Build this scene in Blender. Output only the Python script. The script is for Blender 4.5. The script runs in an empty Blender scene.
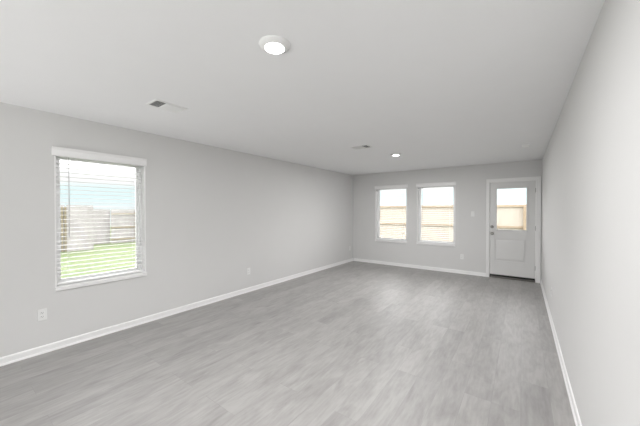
import bpy, bmesh, math, random
from mathutils import Vector, Matrix
random.seed(7)
C = bpy.context.scene.collection
sc = bpy.context.scene

# ------------------------------------------------------------------ camera
FPX = 278.717
CZ = 1.4395
yaw, pit, roll = math.radians(35.933), math.radians(-0.540), math.radians(-0.022)
cyaw, syaw, cp, sp = math.cos(yaw), math.sin(yaw), math.cos(pit), math.sin(pit)
fw = Vector((-syaw * cp, cyaw * cp, sp)); r_ = Vector((cyaw, syaw, 0)); u_ = r_.cross(fw)
rr = r_ * math.cos(roll) + u_ * math.sin(roll); uu = -r_ * math.sin(roll) + u_ * math.cos(roll)
cam = bpy.data.cameras.new('camera'); co = bpy.data.objects.new('camera', cam); C.objects.link(co)
cam.sensor_fit = 'HORIZONTAL'; cam.sensor_width = 36; cam.lens = FPX / 640 * 36
cam.clip_start = 0.02; cam.clip_end = 500
m = Matrix((rr, uu, -fw)).transposed().to_4x4(); m.translation = (0, 0, CZ)
co.matrix_world = m
sc.camera = co

# ------------------------------------------------------------------ world, sun, exposure
K = dict(low=1.05, lowF=1.4, hiF=8.5, hiL=8.0, hiO=7.0, sun=0.5, rear=0.0, rearup=720, near=40, far=37, lens=8.0)
sc.view_settings.view_transform = 'Standard'; sc.view_settings.look = 'None'
sc.view_settings.gamma = 1; sc.view_settings.use_curve_mapping = False
sc.view_settings.exposure = 0.10
world = bpy.data.worlds.new('sky'); sc.world = world; world.use_nodes = True
nt = world.node_tree; nt.nodes.clear()
wo = nt.nodes.new('ShaderNodeOutputWorld'); bg = nt.nodes.new('ShaderNodeBackground')
tc = nt.nodes.new('ShaderNodeTexCoord'); sx = nt.nodes.new('ShaderNodeSeparateXYZ')
nz = nt.nodes.new('ShaderNodeTexNoise'); nz.inputs['Scale'].default_value = 3.0
mth = nt.nodes.new('ShaderNodeMath'); mth.operation = 'MULTIPLY_ADD'
mth.inputs[1].default_value = 0.03
rp = nt.nodes.new('ShaderNodeValToRGB'); e = rp.color_ramp.elements
e[0].position = 0.0; e[0].color = (0.90, 0.97, 0.98, 1)
e[1].position = 0.5; e[1].color = (1.0, 1.0, 1.0, 1)
for p_, c_ in ((0.012, (0.86, 0.97, 0.98, 1)), (0.030, (0.79, 0.965, 0.975, 1)), (0.060, (0.80, 0.965, 0.975, 1)), (0.078, (1.0, 1.0, 1.0, 1))):
    q = e.new(p_); q.color = c_
nt.links.new(tc.outputs['Generated'], sx.inputs[0]); nt.links.new(tc.outputs['Generated'], nz.inputs['Vector'])
nt.links.new(nz.outputs['Fac'], mth.inputs[0]); nt.links.new(sx.outputs['Z'], mth.inputs[2])
sub = nt.nodes.new('ShaderNodeMath'); sub.operation = 'SUBTRACT'; sub.inputs[1].default_value = 0.015
nt.links.new(mth.outputs[0], sub.inputs[0]); nt.links.new(sub.outputs[0], rp.inputs[0])
# the sky is hazy near the horizon and much brighter higher up; its brightness also varies with the compass direction
def N(op, a, b=None, c=None):
    q = nt.nodes.new('ShaderNodeMath'); q.operation = op
    for i, v in enumerate((a, b, c)):
        if v is None: continue
        if isinstance(v, (int, float)): q.inputs[i].default_value = v
        else: nt.links.new(v, q.inputs[i])
    return q.outputs[0]
SX, SY, SZ = sx.outputs
hi = nt.nodes.new('ShaderNodeMapRange'); hi.interpolation_type = 'SMOOTHSTEP'; hi.inputs['From Min'].default_value = 0.085; hi.inputs['From Max'].default_value = 0.20
nt.links.new(SZ, hi.inputs['Value'])
wF = N('MAXIMUM', SY, 0.0); wL = N('MAXIMUM', N('MULTIPLY', SX, -1.0), 0.0); wO = N('ADD', N('MAXIMUM', SX, 0.0), N('MAXIMUM', N('MULTIPLY', SY, -1.0), 0.0))
F2, L2, O2 = N('MULTIPLY', wF, wF), N('MULTIPLY', wL, wL), N('MULTIPLY', wO, wO)
tot = N('ADD', N('ADD', F2, L2), N('ADD', O2, 0.0001))
num = N('ADD', N('ADD', N('MULTIPLY', F2, K['hiF']), N('MULTIPLY', L2, K['hiL'])), N('MULTIPLY', O2, K['hiO']))
dF = nt.nodes.new('ShaderNodeMapRange'); dF.interpolation_type = 'SMOOTHSTEP'; dF.inputs['From Min'].default_value = 0.45; dF.inputs['From Max'].default_value = 0.80
nt.links.new(SY, dF.inputs['Value'])
lowv = N('MULTIPLY_ADD', dF.outputs[0], K['lowF'] - K['low'], K['low'])
strg = N('MULTIPLY_ADD', hi.outputs[0], N('DIVIDE', num, tot), N('MULTIPLY', lowv, N('SUBTRACT', 1.0, hi.outputs[0])))
nt.links.new(rp.outputs[0], bg.inputs[0]); nt.links.new(strg, bg.inputs[1])
nt.links.new(bg.outputs[0], wo.inputs[0])

def lamp(name, kind, loc, power, color=(1, 1, 1), direction=None, parent=None, **kw):
    l = bpy.data.lights.new(name, kind); l.energy = power; l.color = color
    for k, v in kw.items(): setattr(l, k, v)
    o = bpy.data.objects.new(name, l); C.objects.link(o); o.location = loc
    if direction is not None: o.rotation_euler = Vector(direction).to_track_quat('-Z', 'Y').to_euler()
    if parent: o.parent = parent
    return o
lamp('sun', 'SUN', (8, -8, 14), K['sun'], (1.0, 0.95, 0.88), (-0.42, 0.38, -0.82), angle=0.03)
# added area lamps as fill, shining in through the made-up rear window
REAR = -3.6
if K['rear']: lamp('rear_fill', 'AREA', (-1.8, REAR - 0.25, 1.2), K['rear'], (0.98, 0.99, 1.0), (0, 1, 0), shape='RECTANGLE', size=3.4, size_y=2.1)
if K['rearup']: lamp('rear_up_fill', 'AREA', (-1.8, REAR - 1.2, -0.10), K['rearup'], (1.0, 0.99, 1.0), (0, 0.0, 1), shape='RECTANGLE', size=3.4, size_y=1.8)

# ------------------------------------------------------------------ materials
def mat(name, col, rough=0.6, metal=0.0, spec=0.5, var=0.0, vscale=5.0, bump=0.0, bscale=200.0, emit=None, coord='Object'):
    M = bpy.data.materials.new(name); M.use_nodes = True; n = M.node_tree; b = n.nodes['Principled BSDF']
    b.inputs['Base Color'].default_value = (*col, 1); b.inputs['Roughness'].default_value = rough
    b.inputs['Metallic'].default_value = metal; b.inputs['Specular IOR Level'].default_value = spec
    t = n.nodes.new('ShaderNodeTexCoord')
    if True:
        z = n.nodes.new('ShaderNodeTexNoise'); z.inputs['Scale'].default_value = vscale; z.inputs['Detail'].default_value = 4
        n.links.new(t.outputs[coord], z.inputs['Vector'])
        x = n.nodes.new('ShaderNodeMapRange'); x.inputs['To Min'].default_value = 1 - max(var, .01); x.inputs['To Max'].default_value = 1 + max(var, .01)
        n.links.new(z.outputs['Fac'], x.inputs['Value'])
        v = n.nodes.new('ShaderNodeVectorMath'); v.operation = 'SCALE'; v.inputs[0].default_value = col
        n.links.new(x.outputs[0], v.inputs['Scale']); n.links.new(v.outputs[0], b.inputs['Base Color'])
    if bump:
        z2 = n.nodes.new('ShaderNodeTexNoise'); z2.inputs['Scale'].default_value = bscale; z2.inputs['Detail'].default_value = 2
        n.links.new(t.outputs[coord], z2.inputs['Vector'])
        bp = n.nodes.new('ShaderNodeBump'); bp.inputs['Strength'].default_value = bump; bp.inputs['Distance'].default_value = 0.002
        n.links.new(z2.outputs['Fac'], bp.inputs['Height']); n.links.new(bp.outputs[0], b.inputs['Normal'])
    if emit:
        b.inputs['Emission Color'].default_value = (*emit[0], 1); b.inputs['Emission Strength'].default_value = emit[1]
    return M
M = {}
M['wall'] = mat('grey_wall_paint', (0.735, 0.731, 0.723), 0.75, bump=0.25, bscale=220, spec=0.3)
M['ceiling'] = mat('ceiling_paint', (0.91, 0.91, 0.915), 0.9, bump=0.5, bscale=160, spec=0.2)
M['trim'] = mat('white_trim_paint', (0.92, 0.915, 0.91), 0.35)
M['door'] = mat('door_paint', (0.79, 0.785, 0.775), 0.4)
M['vinyl'] = mat('white_vinyl', (0.93, 0.93, 0.93), 0.35)
M['slat'] = mat('blind_slat', (0.92, 0.92, 0.92), 0.45)
M['cord'] = mat('blind_cord', (0.8, 0.8, 0.8), 0.8)
M['plastic'] = mat('white_plastic', (0.88, 0.88, 0.87), 0.3)
M['slot'] = mat('dark_slot', (0.08, 0.08, 0.08), 0.6)
M['dark'] = mat('dark_bronze', (0.012, 0.011, 0.01), 0.5)
M['sill_metal'] = mat('brown_sill_metal', (0.16, 0.15, 0.14), 0.5)
M['duct'] = mat('duct_interior', (0.05, 0.05, 0.05), 0.9)
M['nickel'] = mat('satin_nickel', (0.30, 0.29, 0.27), 0.28, metal=1.0)
M['wand'] = mat('grey_wand', (0.42, 0.42, 0.42), 0.2)
M['lens'] = mat('lit_lens', (0.9, 0.9, 0.9), 0.4, emit=((1, 1, 1), K['lens']))
M['slab'] = mat('exterior_siding', (0.55, 0.53, 0.5), 0.8)
M['siding'] = M['slab']

# glass: clear, mostly straight through with a Fresnel reflection
g = bpy.data.materials.new('window_glass'); g.use_nodes = True; n = g.node_tree; n.nodes.clear()
o_ = n.nodes.new('ShaderNodeOutputMaterial'); tr = n.nodes.new('ShaderNodeBsdfTransparent'); gl = n.nodes.new('ShaderNodeBsdfGlossy')
tr.inputs[0].default_value = (0.97, 0.97, 0.97, 1); gl.inputs['Roughness'].default_value = 0.02
fr = n.nodes.new('ShaderNodeFresnel'); fr.inputs[0].default_value = 1.45; mx = n.nodes.new('ShaderNodeMixShader')
n.links.new(fr.outputs[0], mx.inputs[0]); n.links.new(tr.outputs[0], mx.inputs[1]); n.links.new(gl.outputs[0], mx.inputs[2]); n.links.new(mx.outputs[0], o_.inputs[0])
M['glass'] = g

# floor: grey wood-look planks running away from the camera
f = bpy.data.materials.new('grey_plank_floor'); f.use_nodes = True; n = f.node_tree; b = n.nodes['Principled BSDF']; L = n.links.new
t = n.nodes.new('ShaderNodeTexCoord')
rot = n.nodes.new('ShaderNodeMapping'); rot.inputs['Rotation'].default_value = (0, 0, math.radians(90)); L(t.outputs['Object'], rot.inputs[0])
br = n.nodes.new('ShaderNodeTexBrick'); br.offset = 0.37; br.offset_frequency = 3; br.squash = 1
br.inputs['Scale'].default_value = 1.0; br.inputs['Brick Width'].default_value = 1.22; br.inputs['Row Height'].default_value = 0.18
br.inputs['Mortar Size'].default_value = 0.0012; br.inputs['Mortar Smooth'].default_value = 0.3; br.inputs['Bias'].default_value = 0
br.inputs['Color1'].default_value = (0, 0, 0, 1); br.inputs['Color2'].default_value = (1, 1, 1, 1); br.inputs['Mortar'].default_value = (0.5, 0.5, 0.5, 1)
L(rot.outputs[0], br.inputs['Vector'])
st = n.nodes.new('ShaderNodeMapping'); st.inputs['Scale'].default_value = (7, 2.0, 1); L(t.outputs['Object'], st.inputs[0])
# offset the grain of each plank by its random tone
addv = n.nodes.new('ShaderNodeVectorMath'); addv.operation = 'MULTIPLY_ADD'; addv.inputs[1].default_value = (7, 13, 5)
L(br.outputs['Color'], addv.inputs[0]); L(st.outputs[0], addv.inputs[2])
gr = n.nodes.new('ShaderNodeTexNoise'); gr.inputs['Scale'].default_value = 1.3; gr.inputs['Detail'].default_value = 8; gr.inputs['Roughness'].default_value = 0.6; gr.inputs['Distortion'].default_value = 0.7
L(addv.outputs[0], gr.inputs['Vector'])
st2 = n.nodes.new('ShaderNodeMapping'); st2.inputs['Scale'].default_value = (45, 6, 1); L(t.outputs['Object'], st2.inputs[0])
g2 = n.nodes.new('ShaderNodeTexNoise'); g2.inputs['Scale'].default_value = 1.0; g2.inputs['Detail'].default_value = 5; L(st2.outputs[0], g2.inputs['Vector'])
rmp = n.nodes.new('ShaderNodeValToRGB'); e = rmp.color_ramp.elements
e[0].position = 0.32; e[0].color = (0.285, 0.276, 0.267, 1); e[1].position = 0.60; e[1].color = (0.40, 0.39, 0.38, 1)
mxa = n.nodes.new('ShaderNodeMath'); mxa.operation = 'MULTIPLY_ADD'; mxa.inputs[1].default_value = 0.35
L(g2.outputs['Fac'], mxa.inputs[0]); 
mxb = n.nodes.new('ShaderNodeMath'); mxb.operation = 'MULTIPLY'; mxb.inputs[1].default_value = 0.65; L(gr.outputs['Fac'], mxb.inputs[0]); L(mxb.outputs[0], mxa.inputs[2])
L(mxa.outputs[0], rmp.inputs[0])
pl = n.nodes.new('ShaderNodeMapRange'); pl.inputs['To Min'].default_value = 0.93; pl.inputs['To Max'].default_value = 1.07; L(br.outputs['Color'], pl.inputs['Value'])
sc1 = n.nodes.new('ShaderNodeVectorMath'); sc1.operation = 'SCALE'; L(rmp.outputs[0], sc1.inputs[0]); L(pl.outputs[0], sc1.inputs['Scale'])
mo = n.nodes.new('ShaderNodeMapRange'); mo.inputs['To Min'].default_value = 1.0; mo.inputs['To Max'].default_value = 0.84; L(br.outputs['Fac'], mo.inputs['Value'])
sc2 = n.nodes.new('ShaderNodeVectorMath'); sc2.operation = 'SCALE'; L(sc1.outputs[0], sc2.inputs[0]); L(mo.outputs[0], sc2.inputs['Scale'])
L(sc2.outputs[0], b.inputs['Base Color'])
rg = n.nodes.new('ShaderNodeMapRange'); rg.inputs['To Min'].default_value = 0.36; rg.inputs['To Max'].default_value = 0.52; L(gr.outputs['Fac'], rg.inputs['Value']); L(rg.outputs[0], b.inputs['Roughness'])
bp = n.nodes.new('ShaderNodeBump'); bp.inputs['Strength'].default_value = 0.15; bp.inputs['Distance'].default_value = 0.001; L(mxa.outputs[0], bp.inputs['Height']); L(bp.outputs[0], b.inputs['Normal'])
b.inputs['Specular IOR Level'].default_value = 0.32
M['floor'] = f

def wood(name, c1, c2, s=(3, 3, 0.6)):
    f = bpy.data.materials.new(name); f.use_nodes = True; n = f.node_tree; b = n.nodes['Principled BSDF']; L = n.links.new
    t = n.nodes.new('ShaderNodeTexCoord'); mp = n.nodes.new('ShaderNodeMapping'); mp.inputs['Scale'].default_value = s
    z = n.nodes.new('ShaderNodeTexNoise'); z.inputs['Scale'].default_value = 2.5; z.inputs['Detail'].default_value = 6
    rm = n.nodes.new('ShaderNodeValToRGB'); rm.color_ramp.elements[0].position = .3; rm.color_ramp.elements[1].position = .7
    rm.color_ramp.elements[0].color = (*c1, 1); rm.color_ramp.elements[1].color = (*c2, 1)
    L(t.outputs['Object'], mp.inputs[0]); L(mp.outputs[0], z.inputs['Vector']); L(z.outputs['Fac'], rm.inputs[0]); L(rm.outputs[0], b.inputs['Base Color'])
    b.inputs['Roughness'].default_value = 0.8; b.inputs['Specular IOR Level'].default_value = 0.2
    return f
M['cedar'] = wood('pale_cedar_boards', (0.325, 0.285, 0.245), (0.355, 0.315, 0.272))
M['cedar_rail'] = wood('cedar_rails', (0.23, 0.18, 0.13), (0.28, 0.22, 0.16), (0.6, 3, 3))
M['grey_board'] = wood('weathered_grey_boards', (0.19, 0.18, 0.175), (0.26, 0.25, 0.245))
M['grey_rail'] = wood('weathered_rails', (0.17, 0.145, 0.09), (0.21, 0.18, 0.12), (3, 0.6, 3))
M['grass'] = wood('lawn_grass', (0.050, 0.074, 0.026), (0.084, 0.104, 0.041), (1.2, 1.2, 1.2))

# ------------------------------------------------------------------ mesh helpers
def box(bm, a, b, bev=0.0):
    x0, y0, z0 = [min(p, q) for p, q in zip(a, b)]; x1, y1, z1 = [max(p, q) for p, q in zip(a, b)]
    vs = [bm.verts.new(p) for p in ((x0,y0,z0),(x1,y0,z0),(x1,y1,z0),(x0,y1,z0),(x0,y0,z1),(x1,y0,z1),(x1,y1,z1),(x0,y1,z1))]
    fs = [bm.faces.new([vs[i] for i in q]) for q in ((0,3,2,1),(4,5,6,7),(0,1,5,4),(1,2,6,5),(2,3,7,6),(3,0,4,7))]
    if bev:
        es = {e for f in fs for e in f.edges}
        bmesh.ops.bevel(bm, geom=list(es), offset=bev, segments=2, profile=0.5, affect='EDGES')
def rbox(bm, c, size, rotm, bev=0.0):
    t = bmesh.new(); h = [s / 2 for s in size]; box(t, [-v for v in h], h, bev)
    t.transform(Matrix.Translation(c) @ rotm.to_4x4())
    me = bpy.data.meshes.new('t'); t.to_mesh(me); bm.from_mesh(me); bpy.data.meshes.remove(me); t.free()
def lathe(bm, prof, seg=40, mtx=None):
    """prof: list of (radius, z)"""
    rings = []
    for (r, z) in prof:
        if r < 1e-6: rings.append([bm.verts.new((0, 0, z))])
        else: rings.append([bm.verts.new((r * math.cos(2*math.pi*k/seg), r * math.sin(2*math.pi*k/seg), z)) for k in range(seg)])
    new = [v for r in rings for v in r]
    for A, B in zip(rings, rings[1:]):
        for k in range(seg):
            k2 = (k + 1) % seg
            if len(A) == 1: bm.faces.new((A[0], B[k2], B[k])) if len(B) > 1 else None
            elif len(B) == 1: bm.faces.new((A[k], A[k2], B[0]))
            else: bm.faces.new((A[k], A[k2], B[k2], B[k]))
    if mtx: bmesh.ops.transform(bm, matrix=mtx, verts=new)
def extrude_prof(bm, prof, p0, p1, right):
    """extrude a closed 2D profile (out, up) along p0->p1; 'right' is the out direction"""
    p0, p1, right = Vector(p0), Vector(p1), Vector(right); up = Vector((0, 0, 1))
    A = [bm.verts.new(p0 + right * a + up * b) for a, b in prof]; B = [bm.verts.new(p1 + right * a + up * b) for a, b in prof]
    k = len(prof)
    for i in range(k): bm.faces.new((A[i], A[(i+1) % k], B[(i+1) % k], B[i]))
    bm.faces.new(A[::-1]); bm.faces.new(B)
def obj(name, bm, m, parent=None, smooth=False, kind=None, label=None):
    bmesh.ops.recalc_face_normals(bm, faces=bm.faces)
    me = bpy.data.meshes.new(name); bm.to_mesh(me); bm.free(); me.materials.append(M[m] if isinstance(m, str) else m)
    if smooth:
        for p in me.polygons: p.use_smooth = True
    o = bpy.data.objects.new(name, me); C.objects.link(o)
    if parent: o.parent = parent
    if kind: o['kind'] = kind
    if label: o['label'] = label
    if smooth:
        md = o.modifiers.new('edge', 'EDGE_SPLIT'); md.split_angle = math.radians(40)
    return o
def empty(name, loc=(0, 0, 0), rz=0, label=None, cat=None, group=None, kind=None):
    o = bpy.data.objects.new(name, None); C.objects.link(o); o.location = loc; o.rotation_euler = (0, 0, rz); o.empty_display_size = 0.1
    for k, v in (('label', label), ('category', cat), ('group', group), ('kind', kind)):
        if v: o[k] = v
    return o
def copy_tree(o, parent=None):
    c = o.copy(); C.objects.link(c); c.parent = parent
    for ch in list(o.children): copy_tree(ch, c)
    return c
def B(): return bmesh.new()

# ------------------------------------------------------------------ room dimensions
XL, XR, YF, H = -3.904, 0.314, 7.003, 2.44
TH = 0.17
WZ0, WZ1 = 0.648, 2.062
LW = (0.722, 1.582)                  # left window, along y
FW = ((-3.218, -2.350), (-2.108, -1.236))   # far windows, along x
DO = (-0.580, 0.240, 2.052)          # door rough opening (lined by jambs)

def wall_with_holes(name, axis, plane, out, a0, a1, holes, label):
    """axis: 'x' or 'y' is the running direction; holes: (h0,h1,z0,z1)"""
    bm = B()
    def bx(u0, u1, z0, z1):
        if u1 - u0 < 1e-4 or z1 - z0 < 1e-4: return
        if axis == 'y': box(bm, (plane, u0, z0), (plane + out, u1, z1))
        else: box(bm, (u0, plane, z0), (u1, plane + out, z1))
    cur = a0
    for (h0, h1, z0, z1) in sorted(holes):
        bx(cur, h0, 0, H); bx(h0, h1, 0, z0); bx(h0, h1, z1, H); cur = h1
    bx(cur, a1, 0, H)
    o = obj(name, bm, 'wall', kind='structure', label=label); return o
bm = B(); box(bm, (XL - TH, REAR - TH, -0.1), (XR + TH, YF + TH, 0)); obj('floor', bm, 'floor', kind='structure', label='grey wood plank floor')
bm = B(); box(bm, (XL - TH, REAR - TH, H), (XR + TH, YF + TH, H + 0.15)); obj('ceiling', bm, 'ceiling', kind='structure', label='flat white textured ceiling')
wall_with_holes('wall_left', 'y', XL, -TH, REAR - TH, YF + TH, [(LW[0], LW[1], WZ0, WZ1)], 'light grey wall with a single window')
wall_with_holes('wall_far', 'x', YF, TH, XL, XR, [(FW[0][0], FW[0][1], WZ0, WZ1), (FW[1][0], FW[1][1], WZ0, WZ1), (DO[0], DO[1], 0, DO[2])], 'grey end wall with two windows and a door')
wall_with_holes('wall_right', 'y', XR, TH, REAR - TH, YF + TH, [], 'plain light grey wall on the right')
wall_with_holes('wall_rear', 'x', REAR, -TH, XL, XR, [(-3.5, -0.1, 0.15, 2.25)], 'grey wall behind the camera')

# baseboards with a shoe moulding at the foot
prof = [(0, 0), (0.0165, 0), (0.0165, 0.010), (0.0135, 0.016), (0.0105, 0.018), (0.0095, 0.020), (0.0095, 0.064), (0.008, 0.071), (0.004, 0.077), (0, 0.079)]
def baseboard(name, p0, p1, right, label):
    bm = B(); extrude_prof(bm, prof, p0, p1, right); obj(name, bm, 'trim', kind='structure', label=label)
baseboard('baseboard_left', (XL, REAR, 0), (XL, YF, 0), (1, 0, 0), 'white baseboard along the left wall')
baseboard('baseboard_far', (XL + .0265, YF, 0), (-0.628, YF, 0), (0, -1, 0), 'white baseboard under the two far windows')
baseboard('baseboard_right', (XR, REAR, 0), (XR, YF - .03, 0), (-1, 0, 0), 'white baseboard along the right wall')

# ------------------------------------------------------------------ windows: built facing -Y locally (x across, y outward)
def make_window(name, label, loc, rz, w, h, wide=False):
    """local: origin at left-bottom of the opening on the wall plane, +x across, +y to outdoors"""
    r = empty(name, loc, rz, label=label, kind='structure')
    bm = B(); d0, d1 = 0.0, TH
    t = 0.012
    box(bm, (0, d0, 0), (t, d1, h)); box(bm, (w - t, d0, 0), (w, d1, h)); box(bm, (t, d0, h - t), (w - t, d1, h))
    obj('jamb_liner', bm, 'trim', r)
    bm = B(); fi = 0.032
    for a, b2 in (((t, .095, .0), (t + fi, .165, h - t)), ((w - t - fi, .095, 0), (w - t, .165, h - t)), ((t + fi, .095, h - t - fi), (w - t - fi, .165, h - t)), ((t + fi, .095, 0), (w - t - fi, .165, 0.03))):
        box(bm, a, b2, 0.003)
    obj('window_frame', bm, 'vinyl', r)
    a, b_ = t + fi, w - t - fi; s = 0.022
    def sash(nm, z0, z1, y0, y1):
        bm = B()
        box(bm, (a, y0, z0), (a + s, y1, z1), .002); box(bm, (b_ - s, y0, z0), (b_, y1, z1), .002)
        box(bm, (a + s, y0, z0), (b_ - s, y1, z0 + s), .002); box(bm, (a + s, y0, z1 - s), (b_ - s, y1, z1), .002)
        so = obj(nm, bm, 'vinyl', r)
        bm = B(); ym = (y0 + y1) / 2; box(bm, (a + s, ym - .002, z0 + s), (b_ - s, ym + .002, z1 - s)); obj('glass_pane', bm, 'glass', so)
    sash('fixed_sash', 0.03, h - t - fi, .115, .145)
    bm = B(); box(bm, (-0.004, -0.022, -0.042), (w + 0.004, 0.0, -0.0), .004); box(bm, (t, 0, -0.0), (w - t, .096, 0.004))
    obj('window_sill', bm, 'trim', r)
    return r
hW = WZ1 - WZ0
# left wall window: local x -> world +y, local y(outward) -> world -x : rz = 90deg
w1 = make_window('window_1', 'white vinyl window in the left wall looking out on lawn and fence', (XL, LW[0], WZ0), math.radians(90), LW[1] - LW[0], hW)
w2 = make_window('window_2', 'left one of the two windows in the far wall', (FW[0][0], YF, WZ0), 0, FW[0][1] - FW[0][0], hW)
w3 = make_window('window_3', 'window in the far wall nearer the door', (FW[1][0], YF, WZ0), 0, FW[1][1] - FW[1][0], hW)
w4 = make_window('added_rear_window', 'unseen wide window added behind the camera to let in fill light', (-0.1, REAR, 0.15), math.radians(180), 3.4, 2.1, wide=True)  # made-up window, added so the fill lamp outside can light the near end

# ------------------------------------------------------------------ blinds
def make_blind(w, h, tilt):
    """same local frame as the windows, origin at bottom-left of opening"""
    r = empty('window_blind')
    # valance: moulded board with returns, standing proud of the wall
    bm = B(); z0, z1 = h - 0.058, h + 0.034; x0, x1 = -0.014, w + 0.014
    pr = [(0.0, z0 + .004), (-.004, z0), (-.012, z0), (-.016, z0 + .006), (-.018, z0 + .018), (-.018, z1 - .03), (-.024, z1 - .016), (-.027, z1 - .008), (-.027, z1), (0.0, z1)]
    A = [bm.verts.new((x0, y - .004, z)) for y, z in pr]; Bv = [bm.verts.new((x1, y - .004, z)) for y, z in pr]; k = len(pr)
    for i in range(k): bm.faces.new((A[i], A[(i+1) % k], Bv[(i+1) % k], Bv[i]))
    bm.faces.new(A[::-1]); bm.faces.new(Bv)
    obj('valance', bm, 'trim', r)
    bm = B(); box(bm, (.016, .012, h - .060), (w - .016, .068, h - .0125), .002); obj('headrail', bm, 'slat', r)
    yc = .042; sp = 0.0455; n = int((h - 0.075 - 0.05) / sp)
    bm = B(); zt = h - .082
    for i in range(n):
        z = zt - i * sp
        if z < .045: break
        R = Matrix.Rotation(tilt, 3, 'X')
        # slightly crowned slat
        seg = 4; hw = .025; th = .0028
        top = []; bot = []
        for j in range(seg + 1):
            u = -hw + 2 * hw * j / seg; c = .0022 * (1 - (u / hw) ** 2)
            for lst, dz in ((top, th / 2), (bot, -th / 2)):
                lst.append([bm.verts.new((xx, yc + (R @ Vector((0, u, c + dz))).y, z + (R @ Vector((0, u, c + dz))).z)) for xx in (.018, w - .018)])
        for j in range(seg):
            bm.faces.new((top[j][0], top[j][1], top[j+1][1], top[j+1][0])); bm.faces.new((bot[j][0], bot[j+1][0], bot[j+1][1], bot[j][1]))
            for s_ in (0, 1): bm.faces.new((top[j][s_], top[j+1][s_], bot[j+1][s_], bot[j][s_]))
        for j in (0, seg): bm.faces.new((top[j][0], top[j][1], bot[j][1], bot[j][0]))
        zl = z
    obj('slats', bm, 'slat', r)
    bm = B(); box(bm, (.017, yc - .026, .010), (w - .017, yc + .026, .028), .004); obj('bottom_rail', bm, 'slat', r)
    bm = B()
    for fx in (.14, .86):
        for yy in (yc - .027, yc + .027): box(bm, (w * fx - .0008, yy - .0008, .02), (w * fx + .0008, yy + .0008, h - .058))
    obj('ladder_cords', bm, 'cord', r)
    bm = B(); lathe(bm, [(0, -.86), (.004, -.86), (.0045, -.76), (.003, -.74), (.003, -.012), (.0015, 0), (0, 0)], 10, Matrix.Translation((.125, .006, h - .055)))
    obj('tilt_wand', bm, 'wand', r)
    return r
def place_blind(r, loc, rz, label):
    r.location = loc; r.rotation_euler = (0, 0, rz); r['label'] = label; r['category'] = 'blind'; r['group'] = 'white horizontal window blinds'
b1 = make_blind(LW[1] - LW[0], hW, math.radians(-1)); place_blind(b1, (XL, LW[0] - .009, WZ0), math.radians(90), 'open white slatted blind hanging in the left wall window over the lawn view')
b2 = make_blind(FW[0][1] - FW[0][0], hW, math.radians(-1)); place_blind(b2, (FW[0][0], YF, WZ0), 0, 'white slatted blind on the far wall window nearest the room corner')
b3 = copy_tree(b2); place_blind(b3, (FW[1][0], YF, WZ0), 0, 'white slatted blind on the far wall window nearest the door')

# ------------------------------------------------------------------ door
d = empty('door_1', (0, YF, 0), 0, label='white half glass exterior door in the far wall', kind='structure')
bm = B()  # casing (mitred look: legs + head), stepped profile
cw = .057
x0, x1, zt = -0.627, 0.300, 2.108
for a, b_ in (((x0, -.012, 0), (x0 + cw, 0, zt)), ((x1 - cw, -.012, 0), (x1, 0, zt)), ((x0 + cw, -.012, zt - cw), (x1 - cw, 0, zt))): box(bm, a, b_, .0015)
for a, b_ in (((x0, -.018, 0), (x0 + .016, -.012, zt)), ((x1 - .016, -.018, 0), (x1, -.012, zt)), ((x0 + .016, -.018, zt - .016), (x1 - .016, -.012, zt))): box(bm, a, b_, .0015)
obj('door_casing', bm, 'trim', d)
bm = B(); jt = .018
box(bm, (DO[0], 0, 0), (DO[0] + jt, TH, DO[2])); box(bm, (DO[1] - jt, 0, 0), (DO[1], TH, DO[2])); box(bm, (DO[0] + jt, 0, DO[2] - jt), (DO[1] - jt, TH, DO[2]))
box(bm, (DO[0] + jt, .068, .03), (DO[0] + jt + .012, .10, DO[2] - jt)); box(bm, (DO[1] - jt - .012, .068, .03), (DO[1] - jt, .10, DO[2] - jt))
obj('door_jamb', bm, 'trim', d)
sx0, sx1, sz0, sz1 = DO[0] + jt + .004, DO[1] - jt - .004, .072, DO[2] - jt - .004
gx0, gx1, gz0, gz1 = -.440, .080, 1.030, 1.900
px0, px1, pz0, pz1 = -.468, .068, .368, .842
ys, ye = .018, .062
bm = B()
zm = .94
box(bm, (sx0, ys, zm), (gx0, ye, sz1)); box(bm, (gx1, ys, zm), (sx1, ye, sz1)); box(bm, (gx0, ys, gz1), (gx1, ye, sz1)); box(bm, (gx0, ys, zm), (gx1, ye, gz0))
box(bm, (sx0, ys, sz0), (px0, ye, zm)); box(bm, (px1, ys, sz0), (sx1, ye, zm)); box(bm, (px0, ys, sz0), (px1, ye, pz0)); box(bm, (px0, ys, pz1), (px1, ye, zm))
box(bm, (px0, ys + .019, pz0), (px1, ye, pz1))
slab = obj('door_slab', bm, 'door', d)
# left/right margin between the slab stiles and the sunk panel
bm = B(); g_ = .020
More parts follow.
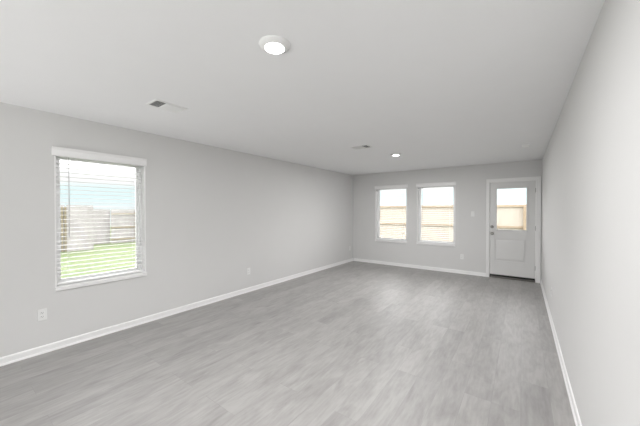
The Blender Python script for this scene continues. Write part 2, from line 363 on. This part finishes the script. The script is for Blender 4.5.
# raised field with a sloped border, standing in a sunk groove
q0 = [(px0 + g_, pz0 + g_), (px1 - g_, pz0 + g_), (px1 - g_, pz1 - g_), (px0 + g_, pz1 - g_)]
q1 = [(px0 + g_ + .03, pz0 + g_ + .03), (px1 - g_ - .03, pz0 + g_ + .03), (px1 - g_ - .03, pz1 - g_ - .03), (px0 + g_ + .03, pz1 - g_ - .03)]
A = [bm.verts.new((x, ys + .019, z)) for x, z in q0]; A2 = [bm.verts.new((x, ys + .006, z)) for x, z in q0]; A3 = [bm.verts.new((x, ys + .001, z)) for x, z in q1]
for P, Q in ((A, A2), (A2, A3)):
    for i in range(4): bm.faces.new((P[i], P[(i+1) % 4], Q[(i+1) % 4], Q[i]))
bm.faces.new(A[::-1]); bm.faces.new(A3)
obj('door_panel', bm, 'door', d)
bm = B(); k = .020
for a, b_ in (((gx0 - k, ys - .010, gz0 - k), (gx0 + .008, ys + .004, gz1 + k)), ((gx1 - .008, ys - .010, gz0 - k), (gx1 + k, ys + .004, gz1 + k)), ((gx0 + .008, ys - .010, gz0 - k), (gx1 - .008, ys + .004, gz0 + .008)), ((gx0 + .008, ys - .010, gz1 - .008), (gx1 - .008, ys + .004, gz1 + k))): box(bm, a, b_, .004)
lite = obj('glass_frame', bm, 'door', d)
bm = B(); box(bm, (gx0, .036, gz0), (gx1, .042, gz1)); obj('glass_pane', bm, 'glass', lite)
bm = B(); box(bm, (DO[0] + jt, .0, 0), (DO[1] - jt, TH, .032), .004); obj('threshold', bm, 'sill_metal', d, label='brown metal threshold')
bm = B(); box(bm, (DO[0] + jt + .004, .024, .033), (DO[1] - jt - .004, .058, .0715)); obj('door_sweep', bm, 'dark', d, label='black rubber sweep under the door')
kx, kz, dz = -.519, .942, 1.086
ROTX = Matrix.Rotation(math.radians(90), 4, 'X')    # lathe +z -> -y
bm = B(); lathe(bm, [(0, 0), (.032, 0), (.032, .006), (.026, .011), (.012, .013), (.011, .035), (.018, .041), (.027, .052), (.028, .062), (.022, .071), (0, .074)], 28, Matrix.Translation((kx, ys, kz)) @ ROTX)
obj('door_knob', bm, 'nickel', d, smooth=True, label='satin nickel round knob')
bm = B(); lathe(bm, [(0, 0), (.031, 0), (.031, .007), (.024, .013), (0, .015)], 28, Matrix.Translation((kx, ys, dz)) @ ROTX)
dbt = obj('deadbolt', bm, 'nickel', d, smooth=True, label='satin nickel deadbolt thumb turn')
bm = B(); box(bm, (kx - .005, ys - .034, dz - .017), (kx + .005, ys - .013, dz + .017), .003); obj('thumb_turn', bm, 'nickel', dbt)
for z_ in (.954, 1.097):
    bm = B(); box(bm, (DO[0] + jt - .0015, .012, z_ - .028), (DO[0] + jt + .0005, .05, z_ + .028)); obj('strike_plate', bm, 'nickel', d)
for z_ in (.28, 1.08, 1.84):
    bm = B(); lathe(bm, [(0, -.045), (.0065, -.045), (.0065, .045), (0, .045)], 12, Matrix.Translation((sx1 + .003, ys - .004, z_))); obj('hinge', bm, 'nickel', d, smooth=True)

# ------------------------------------------------------------------ ceiling lights
def make_disk_light():
    r = empty('ceiling_light')
    bm = B(); lathe(bm, [(0, 0), (.093, 0), (.094, -.004), (.091, -.009), (.068, -.022), (.060, -.0235), (.0575, -.021), (0, -.021)], 56); obj('trim_ring', bm, 'plastic', r, smooth=True)
    bm = B(); lathe(bm, [(.057, -.0212), (.057, -.0235), (.045, -.0255), (0, -.027)], 48); obj('lens', bm, 'lens', r, smooth=True, label='glowing white lens')
    lamp('lamp', 'AREA', (0, 0, -.0285), K['near'], (1.0, .995, .998), (0, 0, -1), r, shape='DISK', size=.108)
    return r
l1 = make_disk_light(); l1.location = (-1.215, 1.21, H)
l1['label'] = 'large round flush ceiling light, lit, nearest the camera at the top'; l1['category'] = 'ceiling light'; l1['group'] = 'round flush ceiling lights'
def mk(loc, label, power):
    c = copy_tree(l1); c.location = loc; c['label'] = label
    for ch in c.children:
        if ch.type == 'LIGHT': ch.data = ch.data.copy(); ch.data.energy = power
    return c
l2 = mk((-1.825, 4.82, H), 'small looking lit round ceiling light in front of the far windows', K['far'])

# ------------------------------------------------------------------ ceiling air vents; local long axis = y, dark bank at the -y end
def make_vent():
    r = empty('air_vent'); Lh, Wh = .150, .105; f_ = .022
    bm = B()
    for a, b_ in (((-Wh, -Lh, -.006), (-Wh + f_, Lh, 0)), ((Wh - f_, -Lh, -.006), (Wh, Lh, 0)), ((-Wh + f_, -Lh, -.006), (Wh - f_, -Lh + f_, 0)), ((-Wh + f_, Lh - f_, -.006), (Wh - f_, Lh, 0))): box(bm, a, b_, .002)
    ysplit = -Lh + f_ + (2 * Lh - 2 * f_) * .34
    box(bm, (-Wh + f_, ysplit - .003, -.006), (Wh - f_, ysplit + .003, 0))
    obj('vent_frame', bm, 'plastic', r)
    bm = B(); box(bm, (-Wh + f_, -Lh + f_, -.0012), (Wh - f_, Lh - f_, -.0002)); obj('duct_opening', bm, 'duct', r, label='dark duct behind the louvres')
    bm = B()
    y = -Lh + f_ + .008
    while y < Lh - f_ - .004:
        near = y < ysplit
        if abs(y - ysplit) > .006:
            ang = math.radians(-12 if near else 0)
            if near: rbox(bm, (0, y, -.006), (2 * (Wh - f_), .0014, .011), Matrix.Rotation(math.radians(-58), 3, 'X'))
            else: rbox(bm, (0, y, -.0065), (2 * (Wh - f_), .0016, .014), Matrix.Rotation(math.radians(34), 3, 'X'))
        y += .0145 if near else .0140
    obj('louvres', bm, 'plastic', r)
    return r
v1 = make_vent(); v1.location = (-2.770, 1.315, H); v1['label'] = 'white rectangular ceiling air vent above the left wall window'; v1['category'] = 'air vent'; v1['group'] = 'ceiling air vents'
v2 = copy_tree(v1); v2.location = (-2.06, 3.95, H); v2.rotation_euler = (0, 0, math.radians(90)); v2['label'] = 'white ceiling air vent beside the small far ceiling light'
v2['category'] = 'air vent'

# smoke detector
sd = empty('smoke_detector', (.045, 5.33, H), 0, 'small round white smoke detector on the ceiling near the right wall', 'smoke detector')
bm = B(); lathe(bm, [(0, 0), (.055, 0), (.055, -.008), (.05, -.012), (.046, -.026), (.038, -.032), (0, -.034)], 36); obj('housing', bm, 'plastic', sd, smooth=True)
bm = B(); lathe(bm, [(0, -.033), (.010, -.034), (.010, -.036), (0, -.0365)], 16); obj('test_button', bm, 'plastic', sd)

# ------------------------------------------------------------------ outlets and switch; local: plate in xz, facing -y
def plate(bm, w=.070, h=.115): box(bm, (-w/2, -.006, -h/2), (w/2, 0, h/2), .0025)
def make_outlet():
    r = empty('power_outlet')
    bm = B(); plate(bm); obj('cover_plate', bm, 'plastic', r)
    bm = B()
    for s_ in (-1, 1): box(bm, (-.0165, -.0085, s_ * .0195 - .0145), (.0165, -.0055, s_ * .0195 + .0145), .002)
    f_ = obj('socket_face', bm, 'plastic', r)
    for s_ in (-1, 1):
        bm = B()
        box(bm, (-.0075, -.0090, s_ * .0195 - .001), (-.0050, -.0082, s_ * .0195 + .008)); box(bm, (.0050, -.0090, s_ * .0195 - .001), (.0075, -.0082, s_ * .0195 + .007))
        box(bm, (-.0022, -.0090, s_ * .0195 - .009), (.0022, -.0082, s_ * .0195 - .005))
        obj('socket_slots', bm, 'slot', f_)
    return r
o1 = make_outlet()
def po(o, loc, rz, label):
    o.location = loc; o.rotation_euler = (0, 0, math.radians(rz)); o['label'] = label; o['category'] = 'outlet'; o['group'] = 'white wall outlets'
po(o1, (XL, .622, .392), 90, 'white outlet plate low on the left wall below the window corner')
po(copy_tree(o1), (XL, 3.237, .366), 90, 'white outlet plate low on the middle of the left wall')
po(copy_tree(o1), (XL, 6.807, .375), 90, 'white outlet plate low on the left wall by the far corner')
po(copy_tree(o1), (-1.097, YF, .388), 0, 'white outlet plate low on the far wall between window and door')
po(copy_tree(o1), (XR, 4.60, .40), -90, 'white outlet plate low on the right wall, seen edge-on near the door')
sw = empty('light_switch', (-.886, YF, 1.36), 0, 'white rocker light switch on the far wall left of the door', 'light switch')
bm = B(); plate(bm); obj('cover_plate', bm, 'plastic', sw)
bm = B(); rbox(bm, (0, -.007, 0), (.033, .005, .066), Matrix.Rotation(math.radians(3), 3, 'X'), .0015); obj('rocker', bm, 'plastic', sw)

# ------------------------------------------------------------------ outdoors
bm = B()
def gz(x, y):
    return -.16 - .20 * min(1, max(0, (-x - 13) / 5))
xs = [-40, -30, -24, -18, -15.5, -13, -9, -5, 0, 6, 14, 24]; ysl = [-14, -8, 0, 8, 16, 26, 40]
grid = [[bm.verts.new((x, y, gz(x, y))) for y in ysl] for x in xs]
for i in range(len(xs) - 1):
    for j in range(len(ysl) - 1): bm.faces.new((grid[i][j], grid[i+1][j], grid[i+1][j+1], grid[i][j+1]))
lw = obj('lawn', bm, 'grass', kind='structure', label='bright green lawn outside the windows')

def fence(label, p0, p1, z0, z1, board, rail, rail_zs, rail_side, post_every=2.44, rh=.04, bw=.14, post=None, posts=None, pw=.045):
    p0, p1 = Vector((*p0, 0)), Vector((*p1, 0)); Ln = (p1 - p0).length; d_ = (p1 - p0) / Ln
    ang = math.atan2(d_.y, d_.x)
    r = empty('wooden_fence', (p0.x, p0.y, z0), ang, label, 'fence')
    h = z1 - z0; post = post or rail
    bm = B(); x = 0
    while x < Ln - .02:
        w = min(bw, Ln - x) + .002; dz = random.uniform(-.006, .006); dy = .004 * (int(x / bw + .5) % 2) - .002
        box(bm, (x, -.009 + dy, -.05), (x + w, .009 + dy, h + dz)); x += bw
    obj('picket_boards', bm, board, r)
    for z in rail_zs:
        bm = B(); box(bm, (0, rail_side * .010, z - z0 - rh), (Ln, rail_side * .048, z - z0 + rh), .003); obj('rail', bm, rail, r)
    for k in (posts if posts else [q * post_every for q in range(int(Ln / post_every) + 1)]):
        bm = B(); box(bm, (k - pw, rail_side * .049, -.05), (k + pw, rail_side * (.049 + 2 * pw), h - .06), .004); obj('post', bm, post, r)
    return r
# rail_side: local +y is left of p0->p1
fence('pale cedar fence running across the yard behind the far windows and door', (-12.12, 11.7), (4.8, 11.7), -.16, 1.64, 'cedar', 'cedar_rail', (1.585, .86, .06), -1, posts=[12.20, 14.64])
fence('nearer weathered grey board fence at the left seen through the left wall window', (-15.0, 3.13), (-15.0, 4.0), -.24, 1.66, 'grey_board', 'grey_rail', (1.5, .5), 1, post_every=5)
fence('short fence stretch with brown rails and post at the left edge of the lawn view', (-15.2, 0.2), (-15.2, 3.10), -.24, 1.66, 'grey_board', 'grey_rail', (1.20, .45), -1, posts=[.2, 2.82], rh=.025, pw=.022)
fence('low plain fence stretch farther off in the middle of the left window view', (-18.3, 3.6), (-18.3, 5.62), -.36, 1.5, 'grey_board', 'grey_rail', (1.24, .5), 1, posts=[.3])
fence('lower weathered fence with brown rails farther off on the right of the left window view', (-18.1, 5.60), (-18.1, 14), -.36, 1.5, 'grey_board', 'grey_rail', (1.24, .5, -.15), -1, posts=[1.2, 3.64, 6.08], rh=.03)
